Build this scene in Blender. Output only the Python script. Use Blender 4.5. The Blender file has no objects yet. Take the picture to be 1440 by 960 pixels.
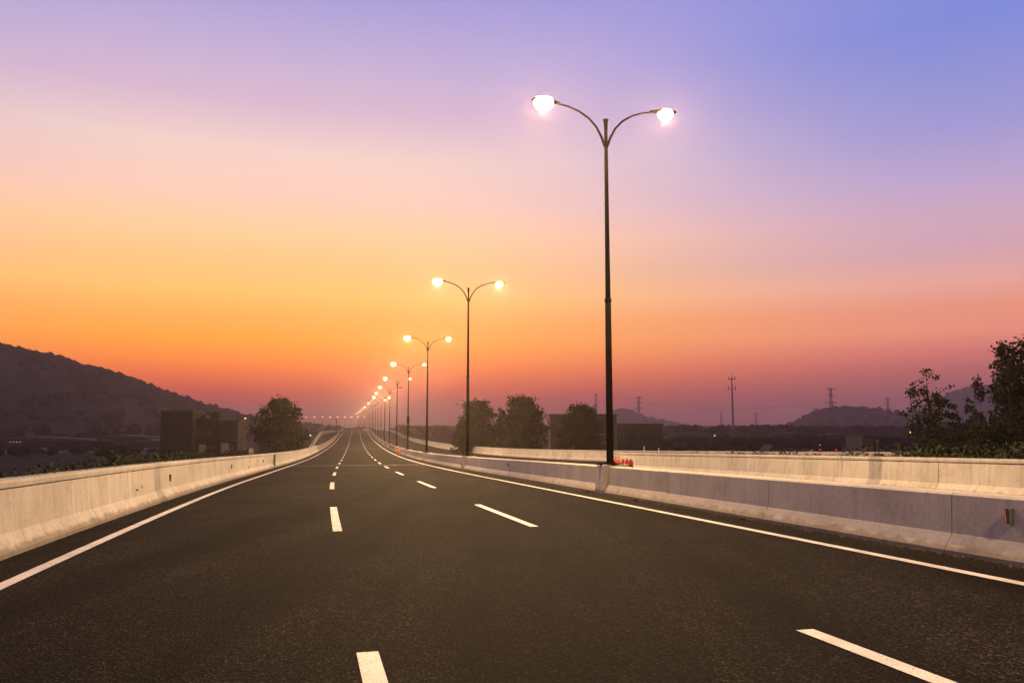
import bpy, bmesh, math, random
from mathutils import Vector, Matrix, noise
R = math.radians
scene = bpy.context.scene
C = scene.collection

# ------------------------------------------------------------------ camera
F, YH = 1127.5, 601.0
PITCH = math.atan((YH - 480) / F)
EYE = 1.647
cam_d = bpy.data.cameras.new("camera")
cam_d.lens = F / 1440 * 36
cam_d.sensor_width = 36
cam_d.clip_start = 0.1
cam_d.clip_end = 20000
cam = bpy.data.objects.new("camera", cam_d)
cam.location = (0, 0, EYE)
cam.rotation_euler = (math.pi / 2 + PITCH, 0, 0)
C.objects.link(cam)
scene.camera = cam

# ------------------------------------------------------------------ render
scene.view_settings.view_transform = 'Standard'
scene.view_settings.look = 'None'
scene.view_settings.exposure = 0
scene.view_settings.gamma = 1
try:
    scene.cycles.use_denoising = True
    scene.cycles.denoiser = 'OPENIMAGEDENOISE'
    scene.cycles.use_light_tree = True
    scene.cycles.max_bounces = 4
    scene.cycles.volume_bounces = 1
    scene.cycles.sample_clamp_indirect = 4
    scene.cycles.use_adaptive_sampling = True
    scene.cycles.adaptive_threshold = 0.015
except Exception:
    pass


def lin(c):
    return tuple(((v / 255) / 12.92 if v / 255 <= 0.04045 else ((v / 255 + 0.055) / 1.055) ** 2.4) for v in c) + (1.0,)


# ------------------------------------------------------------------ dusk sky
# three vertical gradients (towards the sunset, 45 degrees aside of it, away from it), mixed by azimuth
world = bpy.data.worlds.new("World")
scene.world = world
world.use_nodes = True
wt = world.node_tree
wt.nodes.clear()


def N(t, k, **kw):
    n = t.nodes.new(k)
    for a, b in kw.items():
        setattr(n, a, b)
    return n


def ramp(t, fac, stops, interp='EASE'):
    n = N(t, 'ShaderNodeValToRGB')
    n.color_ramp.interpolation = interp
    e = n.color_ramp.elements
    e[0].position, e[0].color = stops[0]
    e[1].position, e[1].color = stops[-1]
    for p, c in stops[1:-1]:
        k = e.new(p)
        k.color = c
    t.links.new(fac, n.inputs[0])
    return n.outputs[0]


def ma(t, op, a, b=None, c=None):
    n = N(t, 'ShaderNodeMath', operation=op)
    for i, v in enumerate((a, b, c)):
        if v is None:
            continue
        if isinstance(v, (int, float)):
            n.inputs[i].default_value = v
        else:
            t.links.new(v, n.inputs[i])
    return n.outputs[0]


def mixc(t, f, a, b, mode='MIX'):
    n = N(t, 'ShaderNodeMix', data_type='RGBA', blend_type=mode)
    for i, v in ((0, f), (6, a), (7, b)):
        if isinstance(v, (int, float, tuple)):
            n.inputs[i].default_value = v
        else:
            t.links.new(v, n.inputs[i])
    return n.outputs[2]


tc = N(wt, 'ShaderNodeTexCoord')
sep = N(wt, 'ShaderNodeSeparateXYZ')
wt.links.new(tc.outputs['Generated'], sep.inputs[0])
sx, sy, sz = sep.outputs
el = ma(wt, 'ABSOLUTE', sz)
SUN_AZ = R(-17)
hl = ma(wt, 'SQRT', ma(wt, 'ADD', ma(wt, 'MULTIPLY', sx, sx), ma(wt, 'MULTIPLY', sy, sy)))
hl = ma(wt, 'MAXIMUM', hl, 0.001)
dt = ma(wt, 'DIVIDE', ma(wt, 'ADD', ma(wt, 'MULTIPLY', sx, math.sin(SUN_AZ)), ma(wt, 'MULTIPLY', sy, math.cos(SUN_AZ))), hl)
ang = ma(wt, 'DIVIDE', ma(wt, 'ARCCOSINE', ma(wt, 'MINIMUM', ma(wt, 'MAXIMUM', dt, -1.0), 1.0)), math.pi)   # 0 at the sunset, 1 opposite
# azimuth signed side: the left of the frame keeps its pink longer than the right
sd = ma(wt, 'DIVIDE', ma(wt, 'SUBTRACT', ma(wt, 'MULTIPLY', sx, math.cos(SUN_AZ)), ma(wt, 'MULTIPLY', sy, math.sin(SUN_AZ))), hl)
SKY = 1.6


def sk(c, k=1.0):
    return tuple(v * k / SKY for v in lin(c)[:3]) + (1.0,)


def skl(c):
    return tuple(v / SKY for v in c) + (1.0,)


WARM = [(0, skl((0.164, 0.004, 0.004))), (0.015, skl((0.481, 0.004, 0.004))), (0.03, skl((0.991, 0.004, 0.004))), (0.045, skl((1.270, 0.111, 0.004))), (0.06, skl((1.476, 0.238, 0.004))), (0.08, skl((1.634, 0.399, 0.004))), (0.105, skl((1.53, 0.545, 0.02))), (0.13, skl((1.42, 0.595, 0.09))), (0.16, skl((1.38, 0.715, 0.175))), (0.19, skl((1.249, 0.703, 0.250))), (0.23, skl((1.326, 0.755, 0.385))), (0.27, skl((1.143, 0.721, 0.559))), (0.32, skl((1.016, 0.725, 0.652))), (0.37, skl((0.778, 0.541, 0.690))), (0.42, skl((0.610, 0.476, 0.735))), (0.48, skl((0.424, 0.374, 0.744))), (0.56, skl((0.283, 0.281, 0.681))), (0.7, skl((0.091, 0.147, 0.530))), (1, skl((0.049, 0.051, 0.337)))]
COOL = [(0, skl((0.457, 0.096, 0.135))), (0.015, skl((0.495, 0.106, 0.129))), (0.03, skl((0.558, 0.126, 0.133))), (0.045, skl((0.599, 0.154, 0.140))), (0.06, skl((0.738, 0.172, 0.144))), (0.08, skl((0.946, 0.245, 0.186))), (0.105, skl((1.151, 0.382, 0.236))), (0.13, skl((1.068, 0.389, 0.246))), (0.16, skl((0.994, 0.485, 0.397))), (0.19, skl((0.797, 0.452, 0.518))), (0.23, skl((0.709, 0.455, 0.613))), (0.27, skl((0.554, 0.424, 0.702))), (0.32, skl((0.380, 0.354, 0.733))), (0.37, skl((0.292, 0.316, 0.738))), (0.42, skl((0.217, 0.277, 0.754))), (0.48, skl((0.258, 0.291, 0.765))), (0.56, skl((0.263, 0.271, 0.672))), (0.7, skl((0.227, 0.204, 0.460))), (1, skl((0.198, 0.141, 0.255)))]
BACK = [(0.0, sk((55, 48, 70))), (0.06, sk((70, 58, 84))), (0.16, sk((86, 72, 100))), (0.34, sk((80, 80, 118))),
        (0.6, sk((66, 72, 122))), (1.0, sk((60, 70, 128)))]
cw, cc, cb = ramp(wt, el, WARM, 'LINEAR'), ramp(wt, el, COOL, 'LINEAR'), ramp(wt, el, BACK)
f1 = N(wt, 'ShaderNodeMapRange', interpolation_type='SMOOTHSTEP')
wt.links.new(ma(wt, 'MULTIPLY', ang, ma(wt, 'ADD', 1.0, ma(wt, 'MULTIPLY', sd, 0.15))), f1.inputs[0])
f1.inputs[1].default_value, f1.inputs[2].default_value = 0.02, 0.30
f2 = N(wt, 'ShaderNodeMapRange', interpolation_type='SMOOTHSTEP')
wt.links.new(ang, f2.inputs[0])
f2.inputs[1].default_value, f2.inputs[2].default_value = 0.3, 0.75
col = mixc(wt, f2.outputs[0], mixc(wt, f1.outputs[0], cw, cc), cb)
bg = N(wt, 'ShaderNodeBackground')
wt.links.new(col, bg.inputs[0])
bg.inputs[1].default_value = SKY
wo = N(wt, 'ShaderNodeOutputWorld')
wt.links.new(bg.outputs[0], wo.inputs[0])

LAMP_W = 10500.0
LAMP_COL = (1.0, 0.61, 0.26)
HAZE = 0.00036


# ------------------------------------------------------------------ materials
def mat(name, color, rough=0.8, spec=0.3, metal=0.0, var=0.25, scale=3.0, bump=0.0, bscale=40.0, emit=None, estr=0, back=None):
    m = bpy.data.materials.new(name)
    m.use_nodes = True
    t = m.node_tree
    b = t.nodes['Principled BSDF']
    b.inputs['Roughness'].default_value = rough
    b.inputs['Specular IOR Level'].default_value = spec
    b.inputs['Metallic'].default_value = metal
    tcn = N(t, 'ShaderNodeTexCoord')
    n1 = N(t, 'ShaderNodeTexNoise')
    n1.inputs['Scale'].default_value = scale
    n1.inputs['Detail'].default_value = 6
    t.links.new(tcn.outputs['Object'], n1.inputs['Vector'])
    lo = tuple(c * (1 - var) for c in color[:3]) + (1,)
    hi = tuple(min(1, c * (1 + var)) for c in color[:3]) + (1,)
    cr = ramp(t, n1.outputs[0], [(0.3, lo), (0.7, hi)], 'LINEAR')
    t.links.new(cr, b.inputs['Base Color'])
    if bump:
        n2 = N(t, 'ShaderNodeTexNoise')
        n2.inputs['Scale'].default_value = bscale
        n2.inputs['Detail'].default_value = 4
        t.links.new(tcn.outputs['Object'], n2.inputs['Vector'])
        bp = N(t, 'ShaderNodeBump')
        bp.inputs['Strength'].default_value = bump
        bp.inputs['Distance'].default_value = 0.02
        t.links.new(n2.outputs[0], bp.inputs['Height'])
        t.links.new(bp.outputs[0], b.inputs['Normal'])
    if emit:
        b.inputs['Emission Color'].default_value = tuple(emit) + (1,)
        b.inputs['Emission Strength'].default_value = estr
    return m


def asphalt_mat(name, base, warm=1.0):
    m = bpy.data.materials.new(name)
    m.use_nodes = True
    t = m.node_tree
    b = t.nodes['Principled BSDF']
    tcn = N(t, 'ShaderNodeTexCoord')

    def nz(scale, detail=3, vec=None, rough=0.6):
        n = N(t, 'ShaderNodeTexNoise')
        n.inputs['Scale'].default_value = scale
        n.inputs['Detail'].default_value = detail
        n.inputs['Roughness'].default_value = rough
        t.links.new(vec or tcn.outputs['Object'], n.inputs['Vector'])
        return n.outputs[0]
    mp = N(t, 'ShaderNodeMapping')
    mp.inputs['Rotation'].default_value = (0, 0, -0.205)
    mp.inputs['Scale'].default_value = (1.0, 0.06, 1)
    t.links.new(tcn.outputs['Object'], mp.inputs[0])
    v = N(t, 'ShaderNodeTexVoronoi')
    v.inputs['Scale'].default_value = 58
    t.links.new(tcn.outputs['Object'], v.inputs['Vector'])
    sepc = N(t, 'ShaderNodeSeparateColor')
    t.links.new(v.outputs['Color'], sepc.inputs[0])
    grain = ramp(t, sepc.outputs[0], [(0.0, (0.15, 0.15, 0.15, 1)), (0.5, (0.6, 0.6, 0.6, 1)), (0.8, (1.7, 1.68, 1.64, 1)), (1.0, (6.0, 5.9, 5.6, 1))], 'LINEAR')
    big = ramp(t, nz(0.35, 6), [(0.35, (0.68, 0.68, 0.7, 1)), (0.65, (1.35, 1.32, 1.27, 1))], 'LINEAR')
    streak = ramp(t, nz(0.85, 6, mp.outputs[0]), [(0.34, (0.45, 0.45, 0.45, 1)), (0.5, (1.0, 1.0, 1.0, 1)), (0.66, (1.7, 1.67, 1.62, 1))], 'LINEAR')
    fine = ramp(t, nz(34, 3), [(0.34, (0.45, 0.45, 0.45, 1)), (0.66, (1.6, 1.55, 1.5, 1))], 'LINEAR')
    mid = ramp(t, nz(6, 5), [(0.3, (0.82, 0.82, 0.82, 1)), (0.7, (1.15, 1.15, 1.15, 1))], 'LINEAR')
    c = mixc(t, 1.0, base, grain, 'MULTIPLY')
    c = mixc(t, 1.0, c, big, 'MULTIPLY')
    c = mixc(t, 1.0, c, streak, 'MULTIPLY')
    c = mixc(t, 1.0, c, mid, 'MULTIPLY')
    c = mixc(t, 1.0, c, fine, 'MULTIPLY')
    t.links.new(c, b.inputs['Base Color'])
    b.inputs['Roughness'].default_value = 0.9
    b.inputs['Specular IOR Level'].default_value = 0.042
    bp = N(t, 'ShaderNodeBump')
    bp.inputs['Strength'].default_value = 0.7
    bp.inputs['Distance'].default_value = 0.012
    t.links.new(v.outputs['Distance'], bp.inputs['Height'])
    t.links.new(bp.outputs[0], b.inputs['Normal'])
    return m


def concrete_mat(name, base, streaks=1.0):
    m = bpy.data.materials.new(name)
    m.use_nodes = True
    t = m.node_tree
    b = t.nodes['Principled BSDF']
    tcn = N(t, 'ShaderNodeTexCoord')
    geo = N(t, 'ShaderNodeNewGeometry')
    oi = N(t, 'ShaderNodeObjectInfo')

    def nz(scale, detail, vec):
        n = N(t, 'ShaderNodeTexNoise')
        n.inputs['Scale'].default_value = scale
        n.inputs['Detail'].default_value = detail
        n.inputs['Roughness'].default_value = 0.62
        t.links.new(vec, n.inputs['Vector'])
        return n.outputs[0]
    P_ = geo.outputs['Position']
    mp = N(t, 'ShaderNodeMapping')
    mp.inputs['Scale'].default_value = (1, 1, 0.12)
    t.links.new(P_, mp.inputs[0])
    big = ramp(t, nz(0.9, 7, P_), [(0.28, (0.80, 0.78, 0.76, 1)), (0.55, (1, 1, 1, 1)), (0.75, (1.1, 1.1, 1.1, 1))], 'LINEAR')
    st = ramp(t, nz(5.5, 6, mp.outputs[0]), [(0.28, (1 - 0.28 * streaks,) * 3 + (1,)), (0.5, (1, 1, 1, 1)), (0.75, (1 + 0.09 * streaks,) * 3 + (1,))], 'LINEAR')
    sp = ramp(t, nz(16, 5, P_), [(0.3, (0.86, 0.86, 0.86, 1)), (0.65, (1.05, 1.05, 1.05, 1))], 'LINEAR')
    # each cast length its own tone
    seg = ramp(t, oi.outputs['Random'], [(0, (0.9, 0.89, 0.88, 1)), (1, (1.07, 1.07, 1.07, 1))], 'LINEAR')
    # splash dirt with an uneven edge along the foot
    se = N(t, 'ShaderNodeSeparateXYZ')
    t.links.new(tcn.outputs['Object'], se.inputs[0])
    hgt = ma(t, 'ADD', se.outputs[2], ma(t, 'MULTIPLY', nz(3.0, 6, P_), -0.22))
    ft = ramp(t, hgt, [(0.0, (0.52, 0.49, 0.46, 1)), (0.06, (1, 1, 1, 1))], 'LINEAR')
    c = mixc(t, 1.0, base, big, 'MULTIPLY')
    for k in (st, sp, seg, ft):
        c = mixc(t, 1.0, c, k, 'MULTIPLY')
    t.links.new(c, b.inputs['Base Color'])
    b.inputs['Roughness'].default_value = 0.85
    b.inputs['Specular IOR Level'].default_value = 0.2
    bp = N(t, 'ShaderNodeBump')
    bp.inputs['Strength'].default_value = 0.35
    bp.inputs['Distance'].default_value = 0.012
    t.links.new(nz(22, 6, P_), bp.inputs['Height'])
    t.links.new(bp.outputs[0], b.inputs['Normal'])
    return m


def paint_mat(name, base):
    m = bpy.data.materials.new(name)
    m.use_nodes = True
    t = m.node_tree
    b = t.nodes['Principled BSDF']
    tcn = N(t, 'ShaderNodeTexCoord')
    geo = N(t, 'ShaderNodeNewGeometry')
    n = N(t, 'ShaderNodeTexNoise')
    n.inputs['Scale'].default_value = 55
    n.inputs['Detail'].default_value = 5
    t.links.new(geo.outputs['Position'], n.inputs['Vector'])
    n2 = N(t, 'ShaderNodeTexNoise')
    n2.inputs['Scale'].default_value = 2.5
    n2.inputs['Detail'].default_value = 5
    t.links.new(geo.outputs['Position'], n2.inputs['Vector'])
    a = ramp(t, n.outputs[0], [(0.34, (0.5, 0.48, 0.45, 1)), (0.47, (1, 1, 1, 1))], 'LINEAR')
    c = ramp(t, n2.outputs[0], [(0.3, (0.68, 0.67, 0.65, 1)), (0.65, (1, 1, 1, 1))], 'LINEAR')
    k = mixc(t, 1.0, mixc(t, 1.0, base, a, 'MULTIPLY'), c, 'MULTIPLY')
    t.links.new(k, b.inputs['Base Color'])
    b.inputs['Roughness'].default_value = 0.6
    return m


M = dict(
    asphalt=asphalt_mat('asphalt', (0.0052, 0.0045, 0.0040, 1)),
    asphalt_old=asphalt_mat('asphalt_old', (0.013, 0.0105, 0.009, 1)),
    paint=paint_mat('road_paint', (0.66, 0.645, 0.62, 1)),
    joint=paint_mat('joint_concrete', (0.20, 0.18, 0.16, 1)),
    conc=concrete_mat('barrier_concrete', (0.42, 0.405, 0.39, 1)),
    conc2=concrete_mat('median_concrete', (0.43, 0.405, 0.37, 1), 0.7),
    rampc=mat('ramp_concrete', (0.2, 0.185, 0.17), 0.9),
    gap=mat('dark_parts_and_hole_shade', (0.03, 0.027, 0.025), 0.9),  # dark parts and clods; also painted shade for the water barriers' holes
    pole=mat('pole_paint', (0.0035, 0.0028, 0.0022), 0.8, 0.0),
    arm=mat('arm_paint', (0.0022, 0.0015, 0.0008), 0.8, 0.0),
    head=mat('lamp_housing', (0.008, 0.006, 0.003), 0.7, 0.05),
    lens=mat('lit_lens', (0.9, 0.8, 0.6), 0.3, emit=(1.0, 0.74, 0.24), estr=4.6, var=0),
    lens_off=mat('unlit_lens', (0.25, 0.2, 0.15), 0.3, var=0.05),
    leaf=mat('leaf_dark', (0.018, 0.019, 0.009), 0.85, 0.15, var=0.5, scale=1.2),
    leafr=mat('leaf_near_black', (0.014, 0.016, 0.008), 0.8, 0.15, var=0.5, scale=1.5),
    leafg=mat('leaf_green', (0.013, 0.021, 0.005), 0.8, 0.25, var=0.6, scale=4),
    leafy=mat('leaf_yellow_green', (0.03, 0.038, 0.008), 0.8, 0.25, var=0.4, scale=4),
    bark=mat('bark', (0.045, 0.035, 0.027), 0.9, var=0.3, bump=0.4),
    ground=mat('dark_fields', (0.022, 0.02, 0.016), 0.95, 0.05, var=0.6, scale=0.012),
    verge=mat('verge_soil', (0.055, 0.05, 0.032), 0.95, 0.1, var=0.5, scale=1.5, bump=0.5, bscale=6),
    hill=mat('hill_ground', (0.018, 0.02, 0.014), 0.95, 0.05, var=0.4, scale=0.02),
    forest=mat('forest_canopy', (0.015, 0.017, 0.010), 0.95, 0.0, var=0.7, scale=0.05),
    yard=mat('yard_concrete', (0.03, 0.026, 0.03), 0.9, var=0.25, scale=0.05),
    wall_d=mat('dark_render', (0.028, 0.023, 0.026), 0.9, var=0.25, scale=0.6),
    wall_m=mat('brown_render', (0.045, 0.036, 0.038), 0.9, var=0.25, scale=0.6),
    wall_p=mat('pale_render', (0.085, 0.072, 0.07), 0.9, var=0.2, scale=0.8),
    panel=mat('pale_panel', (0.30, 0.26, 0.23), 0.9, var=0.2),
    roof=mat('roof_felt', (0.05, 0.045, 0.045), 0.9, var=0.3),
    glass=mat('window_glass', (0.03, 0.03, 0.035), 0.25, 0.5, var=0.1),
    frame=mat('window_frame', (0.16, 0.14, 0.14), 0.8, var=0.1),
    red=mat('red_plastic', (0.33, 0.006, 0.012), 0.6, 0.4, var=0.15, scale=3),
    orange=mat('orange_plastic', (0.28, 0.09, 0.02), 0.7, 0.4, var=0.1),
    steel=mat('galvanised_steel', (0.22, 0.2, 0.2), 0.6, 0.4, 0.3, var=0.2),
    white=mat('white_post', (0.62, 0.6, 0.55), 0.7, var=0.15),
    reflw=mat('reflector_face', (0.05, 0.065, 0.05), 0.5, 0.5, var=0.2),
    reflo=mat('reflector_amber', (0.8, 0.25, 0.05), 0.4, 0.5, var=0.1),
    crumb=mat('soil_crumbs', (0.10, 0.085, 0.06), 0.95, var=0.6, scale=8),
    crack=mat('crack', (0.07, 0.06, 0.055), 0.95, var=0.2),
    bulbw=mat('cold_bulb', (0.9, 0.9, 0.9), 0.4, emit=(0.8, 0.85, 1.0), estr=1.8, var=0),
    bulbo=mat('warm_bulb', (0.9, 0.7, 0.4), 0.4, emit=(1.0, 0.5, 0.15), estr=5, var=0),
    bulbr=mat('red_bulb', (0.7, 0.05, 0.05), 0.4, emit=(1.0, 0.06, 0.05), estr=1.0, var=0),
    roofpale=mat('pale_sheet_roof', (0.07, 0.062, 0.068), 0.85, var=0.15, scale=0.3),
)


# ------------------------------------------------------------------ helpers
def tag(o, label=None, cat=None, group=None, kind=None):
    if label: o['label'] = label
    if cat: o['category'] = cat
    if group: o['group'] = group
    if kind: o['kind'] = kind
    return o


def empty(name, loc, rz=0.0):
    o = bpy.data.objects.new(name, None)
    o.location = loc
    o.rotation_euler = (0, 0, rz)
    o.empty_display_size = 0.3
    C.objects.link(o)
    return o


class MB:
    """collects vertices and faces of one mesh"""
    def __init__(self): self.v = []; self.f = []

    def add(self, vs, fs):
        n = len(self.v)
        self.v.extend(vs)
        self.f.extend([tuple(i + n for i in f) for f in fs])
        return self

    def box(self, x0, x1, y0, y1, z0, z1):
        return self.add([(x0, y0, z0), (x1, y0, z0), (x1, y1, z0), (x0, y1, z0), (x0, y0, z1), (x1, y0, z1), (x1, y1, z1), (x0, y1, z1)],
                        [(0, 3, 2, 1), (4, 5, 6, 7), (0, 1, 5, 4), (1, 2, 6, 5), (2, 3, 7, 6), (3, 0, 4, 7)])

    def tube(self, pts, rad, n=8, cap=True):
        pts = [Vector(p) for p in pts]
        if not isinstance(rad, (list, tuple)): rad = [rad] * len(pts)
        rings = []
        up = Vector((0.0123, 0.999, 0.02)).normalized()
        for i, p in enumerate(pts):
            d = (pts[min(i + 1, len(pts) - 1)] - pts[max(i - 1, 0)]).normalized()
            a = d.cross(up)
            if a.length < 1e-3: a = d.cross(Vector((1, 0, 0)))
            a.normalize(); b = a.cross(d)
            rings.append([p + (a * math.cos(2 * math.pi * k / n) + b * math.sin(2 * math.pi * k / n)) * rad[i] for k in range(n)])
        vs = [tuple(q) for r in rings for q in r]
        fs = [(i * n + k, i * n + (k + 1) % n, (i + 1) * n + (k + 1) % n, (i + 1) * n + k) for i in range(len(pts) - 1) for k in range(n)]
        if cap:
            fs.append(tuple(range(n))[::-1]); fs.append(tuple(range((len(pts) - 1) * n, len(pts) * n)))
        return self.add(vs, fs)

    def extr(self, prof, y0, y1):
        """profile (x, z) counter-clockwise extruded along y"""
        n = len(prof)
        vs = [(x, y0, z) for x, z in prof] + [(x, y1, z) for x, z in prof]
        fs = [(k, (k + 1) % n, n + (k + 1) % n, n + k) for k in range(n)] + [tuple(range(n))[::-1], tuple(range(n, 2 * n))]
        return self.add(vs, fs)

    def mesh(self, name, m, smooth=False):
        me = bpy.data.meshes.new(name)
        me.from_pydata([tuple(v) for v in self.v], [], self.f)
        me.validate()
        bm = bmesh.new(); bm.from_mesh(me)
        if len(self.f) < 30000:
            bmesh.ops.recalc_face_normals(bm, faces=bm.faces)
        if smooth:
            for f in bm.faces: f.smooth = True
        bm.to_mesh(me); bm.free()
        me.materials.append(m)
        return me

    def build(self, name, m, parent=None, loc=(0, 0, 0), smooth=False):
        return link(name, self.mesh(name, m, smooth), parent, loc)


def link(name, me, parent=None, loc=(0, 0, 0), rot=(0, 0, 0)):
    o = bpy.data.objects.new(name, me)
    o.location = loc
    o.rotation_euler = rot
    C.objects.link(o)
    if parent: o.parent = parent
    return o


def copy_tree(o, parent=None):
    c = o.copy(); C.objects.link(c); c.parent = parent
    for ch in [q for q in KIDS.get(o.name, [])]:
        d = ch.copy(); C.objects.link(d); d.parent = c
        for g in KIDS.get(ch.name, []):
            e = g.copy(); C.objects.link(e); e.parent = d
    return c


KIDS = {}


def note(o):
    """remember the parts of a finished thing so that it can be copied quickly"""
    for ch in bpy.data.objects:
        if ch.parent is not None and (ch.parent == o or ch.parent.parent == o):
            KIDS.setdefault(ch.parent.name, [])
            if ch not in KIDS[ch.parent.name]: KIDS[ch.parent.name].append(ch)


# the road's course: heading and gradient against the distance s along it, u = metres to the right
KS = [0, 40, 80, 120, 160, 200, 260, 340, 450, 700, 1400]
TH = [-0.249, -0.2093, -0.195, -0.1945, -0.1932, -0.191, -0.1954, -0.1883, -0.200, -0.215, -0.30]
GR = [-0.016, -0.0255, -0.0208, -0.0103, -0.0044, 0.0014, 0.0083, 0.0190, 0.004, 0.001, 0.0]


def interp(x, xs, ys):
    if x <= xs[0]: return ys[0]
    for i in range(1, len(xs)):
        if x <= xs[i]:
            t = (x - xs[i - 1]) / (xs[i] - xs[i - 1])
            return ys[i - 1] + t * (ys[i] - ys[i - 1])
    return ys[-1]


S0, S1 = -80, 1400
_X = [0.0]; _Y = [0.0]; _Z = [0.0]
for s in range(S0, S1):
    a = interp(s + 0.5, KS, TH); g = interp(s + 0.5, KS, GR)
    _X.append(_X[-1] + math.sin(a)); _Y.append(_Y[-1] + math.cos(a)); _Z.append(_Z[-1] + g)
_x0, _y0, _z0 = _X[-S0], _Y[-S0], _Z[-S0]


def P(s, u=0.0, z=0.0):
    a = interp(s, KS, TH)
    k = min(max(s - S0, 0), S1 - S0 - 1e-6); i = int(k); t = k - i
    X = _X[i] + t * (_X[i + 1] - _X[i]) - _x0; Y = _Y[i] + t * (_Y[i + 1] - _Y[i]) - _y0; Z = _Z[i] + t * (_Z[i + 1] - _Z[i]) - _z0
    return Vector((X + u * math.cos(a), Y - u * math.sin(a), Z + z))


def hd(s): return interp(s, KS, TH)
def gr(s): return interp(s, KS, GR)


def at(px, py, Y):
    """the place at depth Y that the photograph shows at pixel px, py"""
    up = 480 - py
    wy = F * math.cos(PITCH) - up * math.sin(PITCH); wz = F * math.sin(PITCH) + up * math.cos(PITCH)
    return Vector(((px - 720) * Y / wy, Y, EYE + wz * Y / wy))


def strip(name, m, s_list, ul, ur, z, parent=None, kind=None, cols=1):
    b = MB()
    vs = []; fs = []
    for s in s_list:
        l = ul(s) if callable(ul) else ul; r = ur(s) if callable(ur) else ur
        for c in range(cols + 1):
            vs.append(tuple(P(s, l + (r - l) * c / cols, z)))
    w = cols + 1
    for i in range(len(s_list) - 1):
        for c in range(cols):
            fs.append((i * w + c, i * w + c + 1, (i + 1) * w + c + 1, (i + 1) * w + c))
    o = b.add(vs, fs).build(name, m, parent)
    if kind: o['kind'] = kind
    return o


def srange(a, b, d):
    n = max(1, int(round((b - a) / d)))
    return [a + (b - a) * i / n for i in range(n + 1)]


GZ = -5.5           # level of the land beside the embankment

# ------------------------------------------------------------------ ground and haze
gb = MB()
rings = [0.0, 60, 150, 300, 600, 1200, 2500, 5200]; ns = 48
gv = [(0, 0, GZ)]; gf = []
for r in rings[1:]:
    for k in range(ns):
        gv.append((r * math.cos(2 * math.pi * k / ns), r * math.sin(2 * math.pi * k / ns), GZ))
for k in range(ns): gf.append((0, 1 + k, 1 + (k + 1) % ns))
for i in range(len(rings) - 2):
    for k in range(ns):
        a = 1 + i * ns; gf.append((a + k, a + ns + k, a + ns + (k + 1) % ns, a + (k + 1) % ns))
gb.add(gv, gf).build('ground', M['ground'])['kind'] = 'structure'

hb = MB().box(-5600, 5600, -5600, 5600, GZ - 1.2, 150)
hz = bpy.data.materials.new('haze')
hz.use_nodes = True
ht = hz.node_tree; ht.nodes.clear()
pv = N(ht, 'ShaderNodeVolumePrincipled')
pv.inputs['Color'].default_value = (0.75, 0.64, 0.62, 1)
pv.inputs['Density'].default_value = HAZE
pv.inputs['Anisotropy'].default_value = 0.7
ho = N(ht, 'ShaderNodeOutputMaterial')
ht.links.new(pv.outputs[0], ho.inputs['Volume'])
haze = hb.build('haze', hz)
haze['kind'] = 'stuff'
tag(haze, 'thin dusk haze lying over the road and the land around', 'haze')

# ------------------------------------------------------------------ road
U1, U2, U3, U0 = 0.485, 4.235, 7.965, -3.455     # lane lines and edge lines
ULB, UMB = -4.25, 8.98                             # feet of the left and the median barrier
sl = srange(-30, 60, 2) + srange(60, 300, 4)[1:] + srange(300, 1300, 10)[1:]
road = strip('road', M['asphalt'], sl, ULB - 0.5, UMB + 0.5, 0.0, cols=6)
road['kind'] = 'structure'


def uo(s): return interp(s, [-30, 30, 45, 60, 80, 96, 120, 140, 200, 1300], [35, 34, 32, 29, 25.6, 23.2, 21.3, 20.3, 19.8, 19.8])


opp = strip('opposite_road', M['asphalt_old'], sl, UMB + 0.9, uo, -0.004, cols=6)
opp['kind'] = 'structure'
# the embankment that carries both carriageways
eb = MB(); ev = []; ef = []
for s in sl:
    ev += [tuple(P(s, ULB - 2.2, -0.15)), tuple(P(s, ULB - 0.42, -0.05)), tuple(P(s, uo(s) + 0.42, -0.05)), tuple(P(s, uo(s) + 2.5, -0.15))]
    pl = P(s, ULB - 2.2 - 8.5, 0); pr = P(s, uo(s) + 2.5 + 8.5, 0)
    ev += [(pl.x, pl.y, GZ - 0.3), (pr.x, pr.y, GZ - 0.3)]
for i in range(len(sl) - 1):
    a, b_ = i * 6, (i + 1) * 6
    for p, q in ((4, 0), (0, 1), (2, 3), (3, 5)):
        ef.append((a + p, a + q, b_ + q, b_ + p))
eb.add(ev, ef).build('embankment', M['verge'])['kind'] = 'structure'

strip('edge_line', M['paint'], sl, U0 - 0.09, U0 + 0.09, 0.005, road)
strip('edge_line', M['paint'], sl, U3 - 0.09, U3 + 0.09, 0.005, road)
SD = 6.62
for u in (U1, U2):
    off = 0.0 if u == U1 else -0.22
    for k in range(-1, 34):
        s = SD + off + 15 * k
        strip('lane_dash', M['paint'], [s - 6, s - 3, s], u - 0.085, u + 0.085, 0.005, road)
strip('expansion_joint', M['joint'], [70.3, 70.75], ULB + 0.5, UMB - 0.7, 0.004, road, cols=4)
strip('expansion_joint', M['joint'], [168.0, 168.5], ULB + 0.5, UMB - 0.7, 0.004, road, cols=4)
strip('edge_line', M['paint'], sl, UMB + 1.55, UMB + 1.70, 0.003, opp)


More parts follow.
